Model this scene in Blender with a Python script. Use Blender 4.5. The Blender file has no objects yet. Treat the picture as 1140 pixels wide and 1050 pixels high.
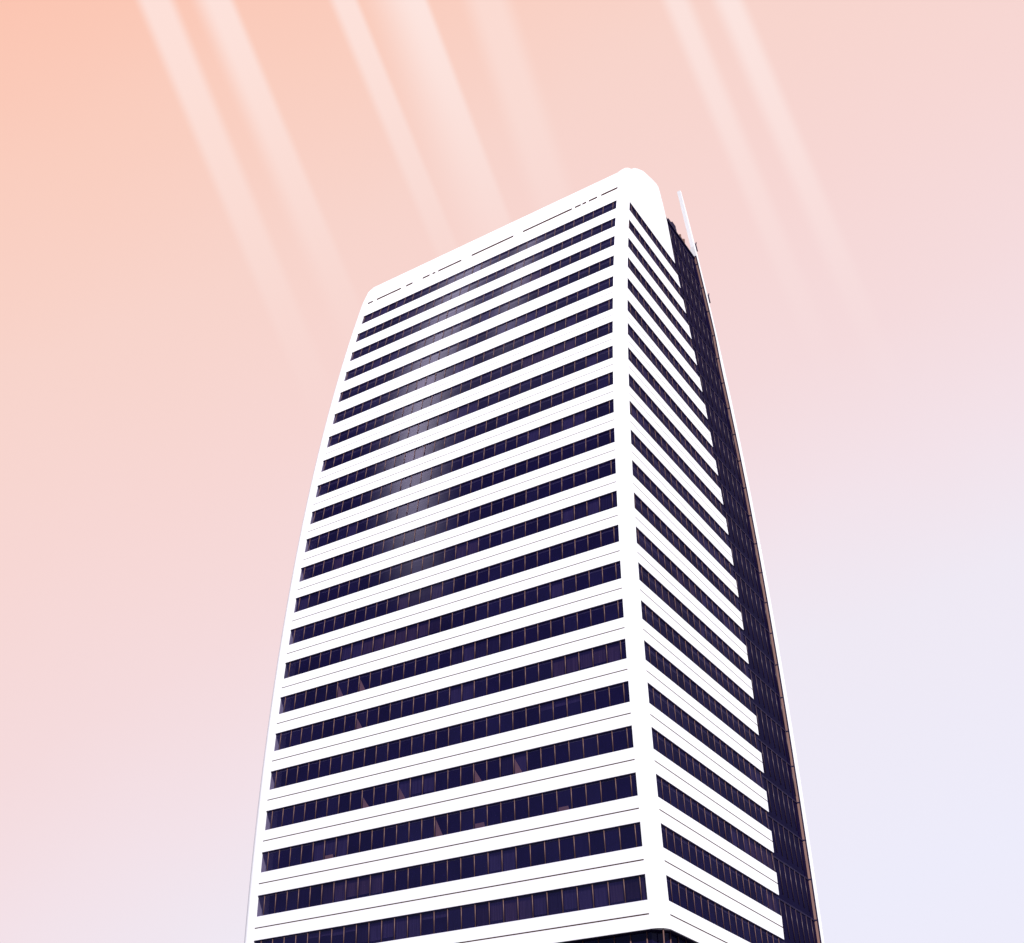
import bpy, math, random
from mathutils import Vector, Matrix
random.seed(7)
PI = math.pi
scene = bpy.context.scene
col = scene.collection

# ------------------------------------------------------------------ the tower's plan
# u runs along the striped front (to the left), v runs away from it; both facades sweep
TH = 0.5703
DL = Vector((-math.sin(PI/2-TH+0) if False else -math.cos(TH), math.sin(TH)))
DR = Vector((math.sin(TH), math.cos(TH)))
GROUND_TO_EYE = 1.6
H = 3.9                      # storey height
WF = 0.4783                  # window share of a storey
ZTOP = 107.5278 + GROUND_TO_EYE
G1, G2 = 1.2083, 1.0593      # width of the round corner on each side
CB = [[9.7404, -1.0756, 1.5742, -0.0154], [91.1222, -4.1899, 2.8916, 0.0279],
      [38.834, 0.33, 0.0279, -0.03], [23.5027, 5.0331, -5.9574, 0.2412]]
CW = [116.145, .5601, -2.2888, .8937]
CF = [117.4721, 0.7109, -2.4074, 0.3005]
NB = 22

def zk(k): return ZTOP - k*H
def cubic(c, s): return c[0] + c[1]*s + c[2]*s*s + c[3]*s**3
def sz(z):
    s = (ZTOP - z)/H/11 - 1
    return min(s, 1.05)
def plan(z):
    s = sz(z)
    bx, by, la, ld = [cubic(c, s) for c in CB]
    ub = bx*DL.x + by*DL.y; vb = bx*DR.x + by*DR.y
    return ub, vb, la, ld
CG = [116.6189, 1.2156, -1.9555, -.3618]
def G(z):
    t = min(max((z - 97)/14, 0), 1); t = t*t*(3-2*t); s = sz(z)
    return min(cubic(CW, s)*(1-t) + cubic(CG, s)*t, F(z) - .9)
def F(z): return cubic(CF, sz(z))
def W(u, v, z): return Vector((u*DL.x + v*DR.x, u*DL.y + v*DR.y, z))

def front(a, d, z):          # a metres left of the front corner opening, d metres inwards
    ub, vb, la, ld = plan(z); return W(ub + a, vb + d, z)
def side(v, d, z):           # v absolute, d metres inwards
    ub, vb, la, ld = plan(z); return W(ub - G1 + d, v, z)
def LA(z): return plan(z)[2]
def VC(z): return plan(z)[1] + G2
def VD(z): p = plan(z); return p[1] + G2 + p[3]

# ------------------------------------------------------------------ mesh helpers
class MB:
    def __init__(s): s.v = []; s.f = []; s.m = []; s.sm = []
    def loft(s, rings, mat=0, caps=True, smooth=False):
        n = len(rings[0]); b = len(s.v)
        for r in rings: s.v += [tuple(p) for p in r]
        for i in range(len(rings)-1):
            for j in range(n):
                a = b+i*n+j; c = b+i*n+(j+1) % n
                s.f.append((a, c, c+n, a+n)); s.m.append(mat); s.sm.append(smooth)
        if caps:
            s.f.append(tuple(b+j for j in reversed(range(n)))); s.m.append(mat); s.sm.append(False)
            e = b+(len(rings)-1)*n
            s.f.append(tuple(e+j for j in range(n))); s.m.append(mat); s.sm.append(False)
    def box(s, fn, a0, a1, d0, d1, z0, z1, steps=1, mat=0):
        A0 = a0 if callable(a0) else (lambda z: a0)
        A1 = a1 if callable(a1) else (lambda z: a1)
        rings = []
        for i in range(steps+1):
            z = z0 + (z1-z0)*i/steps
            rings.append([fn(A0(z), d0, z), fn(A1(z), d0, z), fn(A1(z), d1, z), fn(A0(z), d1, z)])
        s.loft(rings, mat)
    def rod(s, fn, a, d, r, z0, z1, n=10, mat=0):
        rings = []
        for z in (z0, z1):
            rings.append([fn(a + r*math.cos(t*2*PI/n), d + r*math.sin(t*2*PI/n), z) for t in range(n)])
        s.loft(rings, mat, smooth=True)
    def tube(s, p, q, r, n=8, mat=0):
        p, q = Vector(p), Vector(q); d = (q-p).normalized()
        x = d.orthogonal().normalized(); y = d.cross(x)
        s.loft([[c + x*r*math.cos(t*2*PI/n) + y*r*math.sin(t*2*PI/n) for t in range(n)] for c in (p, q)], mat, smooth=True)
    def build(s, name, mats, parent=None):
        me = bpy.data.meshes.new(name); me.from_pydata(s.v, [], s.f)
        if not isinstance(mats, (list, tuple)): mats = [mats]
        for m in mats: me.materials.append(m)
        me.polygons.foreach_set('material_index', s.m)
        me.polygons.foreach_set('use_smooth', s.sm)
        import bmesh
        bm = bmesh.new(); bm.from_mesh(me); bmesh.ops.recalc_face_normals(bm, faces=bm.faces)
        bm.to_mesh(me); bm.free(); me.update()
        o = bpy.data.objects.new(name, me); col.objects.link(o)
        if parent is not None: o.parent = parent
        return o

# ------------------------------------------------------------------ materials
def new_mat(name):
    m = bpy.data.materials.new(name); m.use_nodes = True
    return m, m.node_tree.nodes, m.node_tree.links
def surf(name, c, rough=.6, metal=0, spec=.5, vary=.08, scale=.6, stretch=(1, 1, 1), bump=0):
    m, n, l = new_mat(name); p = n['Principled BSDF']
    tc = n.new('ShaderNodeTexCoord'); mp = n.new('ShaderNodeMapping'); mp.inputs['Scale'].default_value = stretch
    nz = n.new('ShaderNodeTexNoise'); nz.inputs['Scale'].default_value = scale; nz.inputs['Detail'].default_value = 5
    l.new(tc.outputs['Object'], mp.inputs['Vector']); l.new(mp.outputs['Vector'], nz.inputs['Vector'])
    mx = n.new('ShaderNodeMix'); mx.data_type = 'RGBA'
    mx.inputs['A'].default_value = (*[x*(1-vary) for x in c], 1); mx.inputs['B'].default_value = (*[min(1, x*(1+vary)) for x in c], 1)
    l.new(nz.outputs['Fac'], mx.inputs['Factor']); l.new(mx.outputs['Result'], p.inputs['Base Color'])
    p.inputs['Roughness'].default_value = rough; p.inputs['Metallic'].default_value = metal
    p.inputs['Specular IOR Level'].default_value = spec
    if bump:
        b = n.new('ShaderNodeBump'); b.inputs['Strength'].default_value = bump; l.new(nz.outputs['Fac'], b.inputs['Height']); l.new(b.outputs['Normal'], p.inputs['Normal'])
    return m
M_white = surf('white_metal_panel', (.86, .86, .87), .45, spec=.3, vary=.03, stretch=(1, 1, .3))
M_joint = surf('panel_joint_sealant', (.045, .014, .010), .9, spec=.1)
M_soffit = surf('shade_toned_frame', (.10, .07, .19), .7, spec=.1)  # dark tone put into the frame colour for shade under the window head
M_dark = surf('dark_navy_metal', (.014, .010, .035), .6, spec=.1)
M_mull2 = surf('dull_bronze_mullion', (.042, .026, .036), .4, metal=.2, spec=.25, vary=.4, scale=.3)
M_mull = surf('bronze_mullion', (.115, .062, .055), .5, metal=.1, spec=.25, vary=.2, scale=1.5)
M_trim = surf('bronze_side_trim', (.24, .14, .12), .5, vary=.15, spec=.3)
M_core = surf('dark_interior', (.028, .021, .066), .9, spec=.05, vary=.6, scale=1.3, stretch=(2, 2, .15))
M_blind = surf('office_blind', (.11, .072, .095), .9, spec=.1, vary=.7, scale=2.2, stretch=(3, 3, .05))
M_blind2 = surf('grey_office_blind', (.08, .065, .13), .9, spec=.1, vary=.7, scale=2.2, stretch=(3, 3, .05))
M_curtain = surf('peach_curtain', (.60, .36, .24), .9, spec=.1, vary=.1)
M_roof = surf('roof_membrane', (.25, .25, .26), .9)
M_rig = surf('rusty_brown_metal', (.10, .045, .028), .6, metal=.3)

def glass(name, base, tr, fac, spec=.5, wav=.02):
    m, n, l = new_mat(name); p = n['Principled BSDF']; out = n['Material Output']
    tc = n.new('ShaderNodeTexCoord')
    nz = n.new('ShaderNodeTexNoise'); nz.inputs['Scale'].default_value = .9; nz.inputs['Detail'].default_value = 2
    l.new(tc.outputs['Object'], nz.inputs['Vector'])
    nz2 = n.new('ShaderNodeTexNoise'); nz2.inputs['Scale'].default_value = .35; nz2.inputs['Detail'].default_value = 3
    l.new(tc.outputs['Object'], nz2.inputs['Vector'])
    mx = n.new('ShaderNodeMix'); mx.data_type = 'RGBA'
    mx.inputs['A'].default_value = (*[c*.7 for c in base], 1); mx.inputs['B'].default_value = (*[c*1.35 for c in base], 1)
    l.new(nz2.outputs['Fac'], mx.inputs['Factor']); l.new(mx.outputs['Result'], p.inputs['Base Color'])
    gl = n.new('ShaderNodeBsdfGlossy'); gl.inputs['Roughness'].default_value = .02
    p.inputs['Roughness'].default_value = .6; p.inputs['Specular IOR Level'].default_value = 0
    b = n.new('ShaderNodeBump'); b.inputs['Strength'].default_value = wav; b.inputs['Distance'].default_value = .3
    l.new(nz.outputs['Fac'], b.inputs['Height']); l.new(b.outputs['Normal'], gl.inputs['Normal'])
    t = n.new('ShaderNodeBsdfTransparent'); t.inputs['Color'].default_value = (*tr, 1)
    ms = n.new('ShaderNodeMixShader'); ms.inputs['Fac'].default_value = fac
    l.new(t.outputs[0], ms.inputs[1]); l.new(p.outputs[0], ms.inputs[2]); mg = n.new('ShaderNodeMixShader'); mg.inputs['Fac'].default_value = spec
    l.new(ms.outputs[0], mg.inputs[1]); l.new(gl.outputs[0], mg.inputs[2]); l.new(mg.outputs[0], out.inputs['Surface'])
    return m
M_glass = glass('navy_tinted_glass', (.008, .005, .042), (.8, .74, .92), .55, spec=.035, wav=.001)
M_glassb = glass('navy_tinted_glass_pale', (.010, .007, .046), (.8, .74, .92), .6, spec=.036, wav=.001)
M_glassc = glass('navy_tinted_glass_deep', (.006, .004, .030), (.7, .65, .85), .7, spec=.032, wav=.001)
M_glass2 = glass('navy_curtain_wall_glass', (.0055, .0035, .024), (.6, .55, .8), .85, spec=.02, wav=.004)

# ------------------------------------------------------------------ tower
tower = bpy.data.objects.new('office_tower', None); col.objects.link(tower)
ub, vb, la, ld = plan(0)
ROOT = W(ub + la/2, vb + 15, 0)
tower.location = ROOT
tower['label'] = 'tall white office tower striped with dark ribbon windows, round corners and dark glass side bay'
tower['category'] = 'skyscraper'
def part(mb, name, mats, parent=tower):
    if parent is tower:      # children are modelled in world coordinates
        mb.v = [(x-ROOT.x, y-ROOT.y, z-ROOT.z) for x, y, z in mb.v]
    else:
        mb.v = [(x-ROOT.x, y-ROOT.y, z-ROOT.z) for x, y, z in mb.v]
    return mb.build(name, mats, parent)

ZLOW = zk(NB)                 # underside of the lowest white band
ZPAR = 114.35 + GROUND_TO_EYE # top of the front parapet
R = 1.0
def corner_ring(z, ztop_fn=None):
    ub, vb, la, ld = plan(z); ou, ov = ub - G1, vb
    pts = [(ub, vb)]
    for i in range(9):
        t = -PI/2 - i*PI/16
        pts.append((ou + R + R*math.cos(t), ov + R + R*math.sin(t)))
    pts += [(ou, vb + G2), (ou + .65, vb + G2), (ub, vb + .65)]
    return pts
def levels(z0, z1, step=H/2):
    n = max(1, int(round((z1-z0)/step))); return [z0 + (z1-z0)*i/n for i in range(n+1)]

def add_prism(mb, ringfn, z0, z1, mat=0, topfn=None, smooth=True):
    rings = []
    for z in levels(z0, z1):
        r = ringfn(z)
        if topfn is not None and abs(z - z1) < 1e-6:
            rings.append([W(u, v, topfn(i, len(r))) for i, (u, v) in enumerate(r)])
        else: rings.append([W(u, v, z) for u, v in r])
    mb.loft(rings, mat)
mb = MB()
def ctop(i, n):               # the top of the corner climbs towards the higher side parapet
    t = min(max((i-1)/8, 0), 1) if i <= 9 else (1 if i < 12 else 0)
    return ZPAR - .02 + .75*t
def corner_top_ring(z):
    return corner_ring(z)
add_prism(mb, corner_ring, ZLOW, ZPAR-.35, topfn=ctop)
part(mb, 'corner_column', M_white)

def left_ring(z):
    ub, vb, la, ld = plan(z); a = ub + la; ou = a + 1.6; r = .8
    pts = [(a, vb)]
    for i in range(9):
        t = -PI/2 + i*PI/16
        pts.append((ou - r + r*math.cos(t), vb + r + r*math.sin(t)))
    pts += [(ou, vb + 1.6), (a, vb + 1.6)]
    return pts
def ltop(i, n):
    ub, vb, la, ld = plan(ZPAR); u = left_ring(ZPAR)[i][0] - ub - la
    return 111.7 + GROUND_TO_EYE + 2.63*math.sqrt(max(0, 1 - (max(0, u + .1)/1.75)**2))
mb = MB(); add_prism(mb, left_ring, ZLOW, 111.5 + GROUND_TO_EYE)
mb.v = mb.v
mbt = MB()
mbt.loft([[W(u, v, 111.5 + GROUND_TO_EYE) for u, v in left_ring(111.5 + GROUND_TO_EYE)], [W(u, v, 112.9) for u, v in left_ring(112.9)],
          [W(u, v, ltop(i, 12)) for i, (u, v) in enumerate(left_ring(ZPAR))]])
k0 = len(mb.v); mb.v += mbt.v; mb.f += [tuple(q+k0 for q in f) for f in mbt.f]; mb.m += mbt.m; mb.sm += mbt.sm
part(mb, 'corner_column', M_white)

# white spandrels with a shadow groove, one per storey and facade
for k in range(NB):
    GR = .058 + .0021*k
    zt, zb, zg = zk(k+WF), zk(k+1), zk(k+.732)
    mb = MB()
    mb.box(front, 0, LA, 0, .65, zg+GR/2, zt, 1); mb.box(front, 0, LA, 0, .65, zb, zg-GR/2, 1)
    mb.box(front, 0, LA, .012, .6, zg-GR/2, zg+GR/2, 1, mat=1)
    part(mb, 'spandrel', [M_white, M_joint])
    mb = MB()
    mb.box(side, VC, VD, 0, .65, zg+GR/2, zt, 1); mb.box(side, VC, VD, 0, .65, zb, zg-GR/2, 1)
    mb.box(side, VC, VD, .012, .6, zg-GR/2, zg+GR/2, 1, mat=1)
    part(mb, 'spandrel', [M_white, M_joint])

# ribbon windows
MP = [.53 + 1.349*i for i in range(29)]
CURT = {18: [(19, .6), (16, .7), (10, .7), (7, .8)], 19: [(13, .9), (10, .25), (4, .2), (22, .2)], 15: [(22, .8), (20, .8)], 16: [(20, .7)]}
for k in range(NB):
    zt, zb = zk(k), zk(k+WF)
    for which in (0, 1):
        fn = front if which == 0 else side
        a0 = (lambda z: 0) if which == 0 else VC
        a1 = LA if which == 0 else VD
        if which == 0: pos = MP
        else:
            zm = (zt+zb)/2; lo, hi = VC(zm)+.15, VD(zm)-.1
            pos = [82.94 + 1.33*i for i in range(-2, 24)]; pos = [p for p in pos if lo < p < hi]
        fr = MB()
        fr.box(fn, a0, a1, .03, .45, zt-.025, zt, 1)  # head strip covers the soffit with painted shade
        fr.box(fn, a0, a1, .08, .45, zb, zb+.04, 1)
        for p in pos: fr.rod(fn, p, .10, .036 if which == 0 else .026, zb+.03, zt-.02, mat=1)
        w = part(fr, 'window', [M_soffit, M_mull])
        g = MB(); zz = [zb+.04, (zb+zt)/2, zt-.025]
        xs = [a0] + [(lambda z, p=p: p) for p in pos] + [a1]
        for x0f, x1f in zip(xs[:-1], xs[1:]):
            kind = random.choices((0, 1, 2), (6, 3, 2))[0]; n0 = len(g.v); tw = random.uniform(-.0008, .0008)
            for z in zz: g.v += [tuple(fn(x0f(z), .13+tw, z)), tuple(fn(x1f(z), .13-tw, z))]
            for q in (0, 2): g.f.append((n0+q, n0+q+1, n0+q+3, n0+q+2)); g.m.append(kind); g.sm.append(False)
        part(g, 'glass', [M_glass, M_glassb, M_glassc], w)
        # blinds behind runs of panes
        i = 0
        edges = [a0(zb)+.05] + list(pos) + [a1(zb)-.05]
        while i < len(edges)-1:
            run = random.randint(1, 5)
            if random.random() < (.16 if not (k == 21 and which == 0) else .75):
                mt = random.choice((0, 1, 1)); drop = random.choice((.3, .95, .95, .95, .95))
                for j in range(i, min(i+run, len(edges)-1)):
                    dj = min(.97, drop*random.uniform(.85, 1.1)); zz = zt - .08
                    b = MB(); b.box(fn, edges[j]+.06, edges[j+1]-.06, .25, .27, zz-(zt-zb-.14)*dj, zz, 1)
                    part(b, 'blind', (M_blind, M_blind2)[mt], w)
            i += run
        if which == 0 and k in CURT:
            for idx, hh in CURT[k]:
                x0 = MP[idx]+.06; x1 = MP[idx+1]-.06; zB = zb+.07; zT = zB+(zt-zb-.2)*hh
                if hh > .3:    # a curtain gathered to the left, hanging as a wedge
                    tri = [(x1, zT), (x1, zB), (x1-.75, zB)]
                else: tri = [(x1, zT), (x1, zB), (x0+.25, zB), (x0+.35, zT)]
                c = MB(); c.loft([[fn(x, .19, z) for x, z in tri], [fn(x, .21, z) for x, z in tri]])
                part(c, 'curtain', M_curtain, w)

# front parapet with its broken joint line
zj = ZTOP + .755*H
mb = MB()
JH = .44
mb.box(front, 0, LA, 0, .65, ZTOP, zj-JH/2, 1)
mb.box(front, 0, LA, 0, .65, zj+JH/2, ZPAR, 1)
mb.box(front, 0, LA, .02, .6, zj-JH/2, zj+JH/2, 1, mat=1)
segs = [(38.83, 37.64), (37.02, 32.87), (32.08, 30.96), (29.33, 28.17), (27.73, 27.22), (26.82, 23.06), (21.49, 15.03), (13.62, 6.43), (6.02, 5.16), (4.94, 4.37), (4.05, 2.83), (2.29, 0)]
for (a, b2), (c, d) in zip(segs[:-1], segs[1:]):
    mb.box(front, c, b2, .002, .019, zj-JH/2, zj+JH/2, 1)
part(mb, 'parapet', [M_white, M_joint])

# side parapet: rises towards the back, then drops to the dark bay
g = GROUND_TO_EYE
top = [(VC(ZPAR+1.6), 115.55+g), (93.2, 116.45+g), (94.5, 117.6+g), (96.23, 118.9+g), (98.76, 119.95+g), (100.3, 120.45+g), (100.95, 120.35+g), (101.25, 119.4+g), (101.65, 117.5+g), (102.2, 114.6+g), (102.45, 111.1+g)]
mb = MB(); rings = []
N = 8
for i, (v, zt_) in enumerate(top):
    outer = []; inner = []
    for j in range(N+1):
        t = j/N; z = ZTOP + (zt_-ZTOP)*t
        vv = v
        if i == 0: vv = VC(z)
        outer.append(side(vv, 0, z)); inner.append(side(vv, 1.1, z))
    rings.append(outer + inner[::-1])
rings.append([side(VD(ZTOP), 0 if j <= N else 1.1, ZTOP + .02*(j if j <= N else 2*N+1-j)) for j in range(2*N+2)])
mb.loft(rings, caps=True)
part(mb, 'parapet', M_white)

# solid dark heart of the building behind the glass, and the plain far walls
def core_ring(z):
    ub, vb, la, ld = plan(z); d = 1.5
    return [(ub - G1 + d, vb + d), (ub + la + .9, vb + d + .15), (ub + la + .9, F(z) - .4), (ub - G1 + d, F(z) - .4)]
mb = MB(); add_prism(mb, core_ring, .02, 112.5)
part(mb, 'core', M_core)
def far_ring(z):
    ub, vb, la, ld = plan(z)
    return [(ub + la + 1.6, vb + 1.6), (ub + la + 1.6, F(z)), (ub - G1 + 1.2, F(z)), (ub - G1 + 1.2, F(z) - .35), (ub + la + 1.6 - .28, F(z) - .35), (ub + la + 1.6 - .28, vb + 1.6)]
mb = MB(); add_prism(mb, far_ring, ZLOW, 111.6 + GROUND_TO_EYE)
part(mb, 'wall', M_white)
mb = MB()
r = core_ring(112.6)
mb.loft([[W(u, v, z) for u, v in r] for z in (112.52, 112.9)])
part(mb, 'roof', M_roof)

# dark glass bay on the side face
BR = .4
ZBAY = 116.5 + g
bay = MB(); bay.box(side, VD, G, BR+.25, BR+1.0, 22.0, ZBAY-.3, 40)
bay_o = part(bay, 'curtain_wall', M_core)
mb = MB(); mb.box(side, VD, G, BR, BR+.03, 22.0, ZBAY-.25, 40); part(mb, 'glass', M_glass2, bay_o)
for i in range(13):
    v = 82.94 + 1.33*(14+i)-.4
    m = MB()
    for k in range(-3, NB):
        zt, zb = min(zk(k), ZBAY-.3), zk(k+.85)
        if zt - zb < 1: continue
        if not (VD(zt)+.1 < v < G(zt)-.1 and VD(zb)+.1 < v < G(zb)-.1): continue
        m.rod(side, v, BR-.03, .045, zb, zt-.12, n=8)
    if m.v: part(m, 'mullion', M_mull2, bay_o)
for k in range(-3, NB+1):
    z = zk(k)
    if z > ZBAY-.4 or z < 22.5: continue
    m = MB(); m.box(side, VD, lambda z: G(z)-.06, BR-.05, BR+.04, z-.16, z+.02, 1)
    part(m, 'transom', M_dark, bay_o)
m = MB(); m.box(side, lambda z: VD(z)-.6, lambda z: G(z), BR-.12, BR+.5, ZBAY-.25, ZBAY, 1)
m.box(side, 103.7, 106.1, BR-.1, BR+.9, ZBAY, ZBAY+.55, 1); m.box(side, 105.0, 106.0, BR-.1, BR+.9, ZBAY+.55, ZBAY+1.1, 1)
part(m, 'coping', M_dark, bay_o)

# rear round corner: white pier that stands above the roof, bronze trim on its inner side
def pier_ring(z):
    ub, vb, la, ld = plan(z); ou = ub - G1
    e = F(z); s = G(z); dp = 1.6
    if z > ZBAY:
        w = e - s; t = (z - ZBAY)/12.5; s = e - w*(1.2 - .5*t); dp = .5
    r = .35
    pts = [(ou+dp, s), (ou, s)]
    for i in range(6):
        t = i*PI/10
        pts.append((ou + r - r*math.cos(t), e - r + r*math.sin(t)))
    pts += [(ou+dp, e)]
    return pts
ZPIER = 128.0 + g
mb = MB(); add_prism(mb, pier_ring, ZLOW, ZPIER)
pier = part(mb, 'corner_column', M_white)
mb = MB()
for k in range(-3, NB):
    z1, z0_ = min(zk(k)-.14, ZBAY), zk(k+1)
    if z1 - z0_ < .5: continue
    mb.box(side, lambda z: G(z)-.05, lambda z: G(z)-.004, .16, BR+.2, z0_, z1, 2)
    mb.box(side, lambda z: G(z)-.05, lambda z: G(z)-.004, .02, .16, z0_, z1, 2, mat=1)
    mb.box(side, lambda z: G(z)-.06, lambda z: G(z)-.004, .015, BR+.2, z1, z1+.14, 1, mat=1)
part(mb, 'trim', [M_trim, M_dark])

# window-cleaning gear on the bay roof
mb = MB()
zb = ZBAY
for v, hh in ((107.7, .9), (108.3, 1.4), (108.9, 1.1), (109.5, 1.5), (110.1, .8)):
    mb.tube(side(v, .8, zb), side(v+.1, .7, zb+hh*1.3), .13)
    mb.tube(side(v, 1.6, zb), side(v, 1.6, zb+hh*1.4), .13)
mb.tube(side(107.6, .8, zb+.75), side(110.3, .8, zb+.7), .06); mb.tube(side(107.7, 1.6, zb+.8), side(110.1, 1.6, zb+.8), .06)
mb.box(side, 108.2, 108.9, .7, 1.5, zb+.6, zb+1.6, 1); mb.box(side, 109.4, 109.9, .8, 1.3, zb+1.1, zb+2.0, 1)
part(mb, 'roof_railing', M_rig)
for z in (ZBAY+2.6, zk(-.75)):
    mb = MB()
    mb.box(side, lambda zz: F(zz)+.0, lambda zz: F(zz)+.55, .05, .3, z-.6, z+.4, 1)
    mb.tube(side(F(z)+.4, .15, z+.3), side(F(z)+.7, .1, z+1.2), .07)
    part(mb, 'bracket', M_dark)

# recessed dark glazed storeys below the last white band
mb = MB()
def base_ring(z):
    ub, vb, la, ld = plan(ZLOW); o = .45
    return [(ub-G1+o, vb+o+.9), (ub-G1+o+.9, vb+o), (ub+la+G1-o, vb+o), (ub+la+G1-o, F(ZLOW)-.5), (ub-G1+o, F(ZLOW)-.5)]
rings = [[W(u, v, z) for u, v in base_ring(z)] for z in (0.02, ZLOW-.0)]
mb.loft(rings); base = part(mb, 'lower_wall', M_glass2)
ub, vb, la, ld = plan(ZLOW)
m = MB()
for i in range(30):
    a = ub + .53 + 1.349*(i-1)
    c = W(a, vb+.42, 0); m.tube((c.x, c.y, .05), (c.x, c.y, ZLOW-.02), .05)
for i in range(24):
    c = W(ub-G1+.42, vb+1.6+1.33*i, 0); m.tube((c.x, c.y, .05), (c.x, c.y, ZLOW-.02), .05)
part(m, 'mullion', M_mull, base)
m = MB()
for z in (5.2, 9.1, 13.0, 16.9):
    r0 = base_ring(z); m.loft([[W(u - (.06 if i in (0, 1, 4) else -.06), v - (.06 if i in (0, 1, 2) else 0), zz) for i, (u, v) in enumerate(r0)] for zz in (z, z+.5)])
part(m, 'transom', M_dark, base)
m = MB()
def sof_ring(z):
    ub, vb, la, ld = plan(ZLOW)
    return [(ub-G1+.12, vb+1.2), (ub-G1+1.2, vb+.12), (ub+la+G1-.12, vb+.12), (ub+la+G1-.12, F(ZLOW)-.5), (ub-G1+.12, F(ZLOW)-.5)]
m.loft([[W(u, v, z) for u, v in sof_ring(z)] for z in (ZLOW-.05, ZLOW-.004)])
part(m, 'soffit', M_dark)

# ------------------------------------------------------------------ ground
def sheet(name, pts, z, mat):
    me = bpy.data.meshes.new(name); me.from_pydata([(x, y, z) for x, y in pts], [], [tuple(range(len(pts)))])
    me.materials.append(mat); o = bpy.data.objects.new(name, me); col.objects.link(o); o['kind'] = 'structure'; return o
sheet('ground', [(-4000, -4000), (4000, -4000), (4000, 4000), (-4000, 4000)], -.15, surf('asphalt', (.05, .05, .052), .9, vary=.25, scale=.05, bump=.1))
pv = MB(); pv.loft([[Vector((x, y, z)) for x, y in ((-110, 30), (90, 30), (90, 190), (-110, 190))] for z in (-.146, 0)])
po = pv.build('pavement', surf('grey_paving', (.10, .10, .11), .85, vary=.15, scale=.8)); po['kind'] = 'structure'

# ------------------------------------------------------------------ camera
PITCH, ROLL, FPX = .6052, .0042, 1318.62
fw = Vector((0, math.cos(PITCH), math.sin(PITCH)))
r0 = Vector((1, 0, 0)); u0 = r0.cross(fw)
rt = r0*math.cos(ROLL) + u0*math.sin(ROLL); up = -r0*math.sin(ROLL) + u0*math.cos(ROLL)
cam = bpy.data.cameras.new('camera'); co = bpy.data.objects.new('camera', cam); col.objects.link(co)
co.matrix_world = Matrix.Translation((0, 0, GROUND_TO_EYE)) @ Matrix((rt, up, -fw)).transposed().to_4x4()
cam.sensor_fit = 'HORIZONTAL'; cam.sensor_width = 36; cam.lens = 36*FPX/1140; cam.clip_start = .1; cam.clip_end = 20000
scene.camera = co

def ray(x, y): return (rt*(x-570) - up*(y-525) + fw*FPX).normalized()
# slanting pale streaks of light in the sky: (point, farther point), angular width in px, strength, left and right softness
STREAKS = [
    ((173, 0), (343, 412), 44, .95, .3, .3), ((236, 0), (393, 370), 48, 1.0, .5, .22),
    ((382, 0), (518, 330), 34, .95, .35, .25), ((438, 0), (572, 345), 72, 1.1, .8, .12),
    ((542, 0), (657, 350), 62, .55, .4, .35), ((753, 0), (900, 358), 37, .85, .4, .4), ((810, 0), (967, 370), 39, .95, .45, .35)]

# ------------------------------------------------------------------ sun and sky
SUN_EL = math.radians(45); SAZ = Vector((.25, -.97)).normalized()
sdir = Vector((SAZ.x*math.cos(SUN_EL), SAZ.y*math.cos(SUN_EL), math.sin(SUN_EL)))
sun = bpy.data.lights.new('sun', 'SUN'); sun.energy = 5; sun.angle = math.radians(.5); sun.color = (1, .975, .94)
so = bpy.data.objects.new('sun', sun); col.objects.link(so); so.rotation_euler = sdir.to_track_quat('Z', 'Y').to_euler()

world = bpy.data.worlds.new('World'); scene.world = world; world.use_nodes = True
n = world.node_tree.nodes; l = world.node_tree.links
bg = n['Background']; tc = n.new('ShaderNodeTexCoord')
def vdot(vec):
    q = n.new('ShaderNodeVectorMath'); q.operation = 'DOT_PRODUCT'; q.inputs[1].default_value = tuple(vec)
    l.new(tc.outputs['Generated'], q.inputs[0]); return q.outputs['Value']
def M(op, a, b=None, c=None):
    q = n.new('ShaderNodeMath'); q.operation = op
    for i, s in enumerate((a, b, c)):
        if s is None: continue
        if isinstance(s, (int, float)): q.inputs[i].default_value = s
        else: l.new(s, q.inputs[i])
    return q.outputs[0]
def MR(src, a, b, c=0, d=1):
    q = n.new('ShaderNodeMapRange'); q.interpolation_type = 'SMOOTHSTEP'
    for i, s in ((1, a), (2, b), (3, c), (4, d)): q.inputs[i].default_value = s
    l.new(src, q.inputs[0]); return q.outputs[0]
def lin(c): return tuple((x/255/12.92 if x/255 <= .04045 else ((x/255+.055)/1.055)**2.4) for x in c)
EXPO = .5
grad = Vector((.51, 0, 0)) - up*.99
t = M('ADD', vdot(grad), .535)
t = M('ADD', t, 0.0)
# faint unevenness of the haze
nz = n.new('ShaderNodeTexNoise'); nz.inputs['Scale'].default_value = 5; nz.inputs['Detail'].default_value = 3
l.new(tc.outputs['Generated'], nz.inputs['Vector'])
t = M('ADD', t, M('MULTIPLY', M('SUBTRACT', nz.outputs['Fac'], .5), .05))
ramp = n.new('ShaderNodeValToRGB'); ramp.color_ramp.interpolation = 'LINEAR'
STOPS = [(0.0, (252, 197, 177)), (.13, (250, 206, 191)), (.26, (248, 212, 203)), (.42, (247, 215, 212)), (.56, (245, 219, 221)), (.68, (243, 226, 233)), (.80, (239, 233, 244)), (1.0, (237, 236, 251))]
els = ramp.color_ramp.elements
while len(els) < len(STOPS): els.new(.5)
k_ = 2**(-EXPO)
for e, (p, c) in zip(els, STOPS): e.position = p; e.color = (*[x*k_ for x in lin(c)], 1)
l.new(t, ramp.inputs[0])
sky = n.new('ShaderNodeTexSky'); sky.sky_type = 'NISHITA'; sky.sun_disc = False
sky.sun_elevation = SUN_EL; sky.sun_rotation = math.atan2(SAZ.x, SAZ.y)
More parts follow.
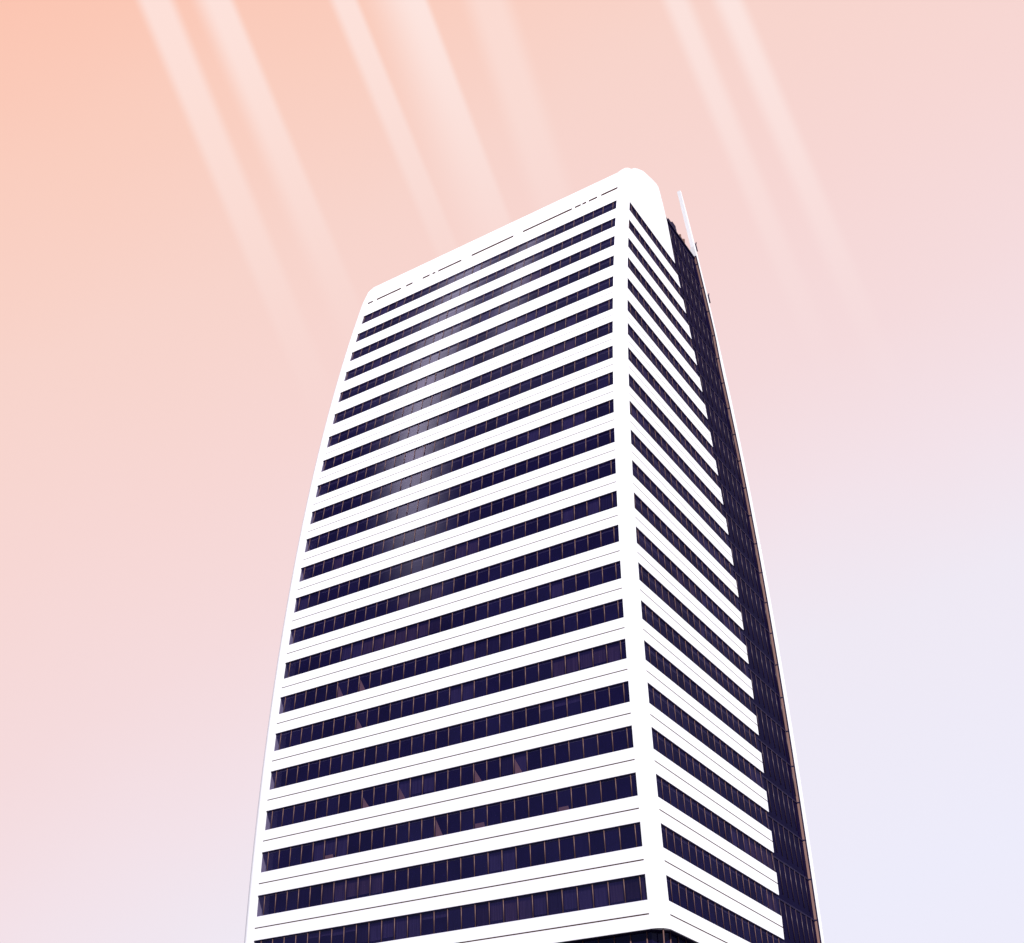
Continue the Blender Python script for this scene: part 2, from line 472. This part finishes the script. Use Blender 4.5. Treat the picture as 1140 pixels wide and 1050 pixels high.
skm = n.new('ShaderNodeVectorMath'); skm.operation = 'MULTIPLY'; skm.inputs[1].default_value = (.045, .038, .055)
l.new(sky.outputs[0], skm.inputs[0])
# bright bands added in the unseen sky, placed to put a sheen on upper windows
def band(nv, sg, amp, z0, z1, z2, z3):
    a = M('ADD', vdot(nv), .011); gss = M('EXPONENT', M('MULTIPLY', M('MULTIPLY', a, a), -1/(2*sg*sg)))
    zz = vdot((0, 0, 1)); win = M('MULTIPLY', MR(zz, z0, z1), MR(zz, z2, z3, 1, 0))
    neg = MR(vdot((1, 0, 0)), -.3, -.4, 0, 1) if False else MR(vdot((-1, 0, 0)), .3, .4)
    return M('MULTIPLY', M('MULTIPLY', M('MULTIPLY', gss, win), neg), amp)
sheen = M('ADD', M('ADD', band((-.50, .815, -.295), .09, .55, .70, .85, .97, .995), band((-.4551, .8362, -.306), .0155, 5.5, .52, .76, .95, .99)), band((-.5357, .7946, -.2858), .0095, 4.2, .80, .90, .97, .99))
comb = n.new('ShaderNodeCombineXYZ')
for i, c in enumerate((.95, .86, 1.1)): l.new(M('MULTIPLY', sheen, c), comb.inputs[i])
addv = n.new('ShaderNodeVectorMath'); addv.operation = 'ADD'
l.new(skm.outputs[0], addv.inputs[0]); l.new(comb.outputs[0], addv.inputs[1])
skycol = ramp.outputs[0]
tot = None
for (x0, y0), (x1, y1), wpx, amp, e0, e1 in STREAKS:
    a, b = ray(x0, y0), ray(x1, y1)
    nv = a.cross(b).normalized()
    if nv.dot(rt) < 0: nv = -nv
    hw = wpx/2/FPX*1.0
    q = vdot(nv)
    prof = M('MULTIPLY', MR(q, -hw, -hw + 2*hw*e0), MR(q, hw - 2*hw*e1, hw, 1, 0))
    tv = (a-b).normalized(); q0, q1 = b.dot(tv), a.dot(tv)
    fade = M('POWER', MR(vdot(tv), q0 - (q1-q0)*.25, q1 + (q1-q0)*.2), .9)
    v = M('MULTIPLY', M('MULTIPLY', prof, fade), amp)
    tot = v if tot is None else M('MAXIMUM', tot, v)
tot = M('MULTIPLY', tot, .68)
mixb = n.new('ShaderNodeMix'); mixb.data_type = 'RGBA'
l.new(tot, mixb.inputs['Factor']); l.new(ramp.outputs[0], mixb.inputs['A']); mixb.inputs['B'].default_value = (*[x*k_ for x in lin((255, 238, 235))], 1)
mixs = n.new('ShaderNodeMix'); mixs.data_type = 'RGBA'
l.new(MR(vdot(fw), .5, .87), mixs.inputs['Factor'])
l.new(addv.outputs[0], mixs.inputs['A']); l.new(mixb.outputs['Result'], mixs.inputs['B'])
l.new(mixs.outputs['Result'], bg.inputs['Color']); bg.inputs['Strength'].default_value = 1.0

# ------------------------------------------------------------------ render settings
scene.render.engine = 'CYCLES'
scene.cycles.volume_bounces = 0
scene.cycles.volume_step_rate = 1.0
scene.cycles.transparent_max_bounces = 12
vs = scene.view_settings; vs.view_transform = 'Standard'; vs.look = 'None'; vs.exposure = EXPO; vs.gamma = 1; vs.use_curve_mapping = False
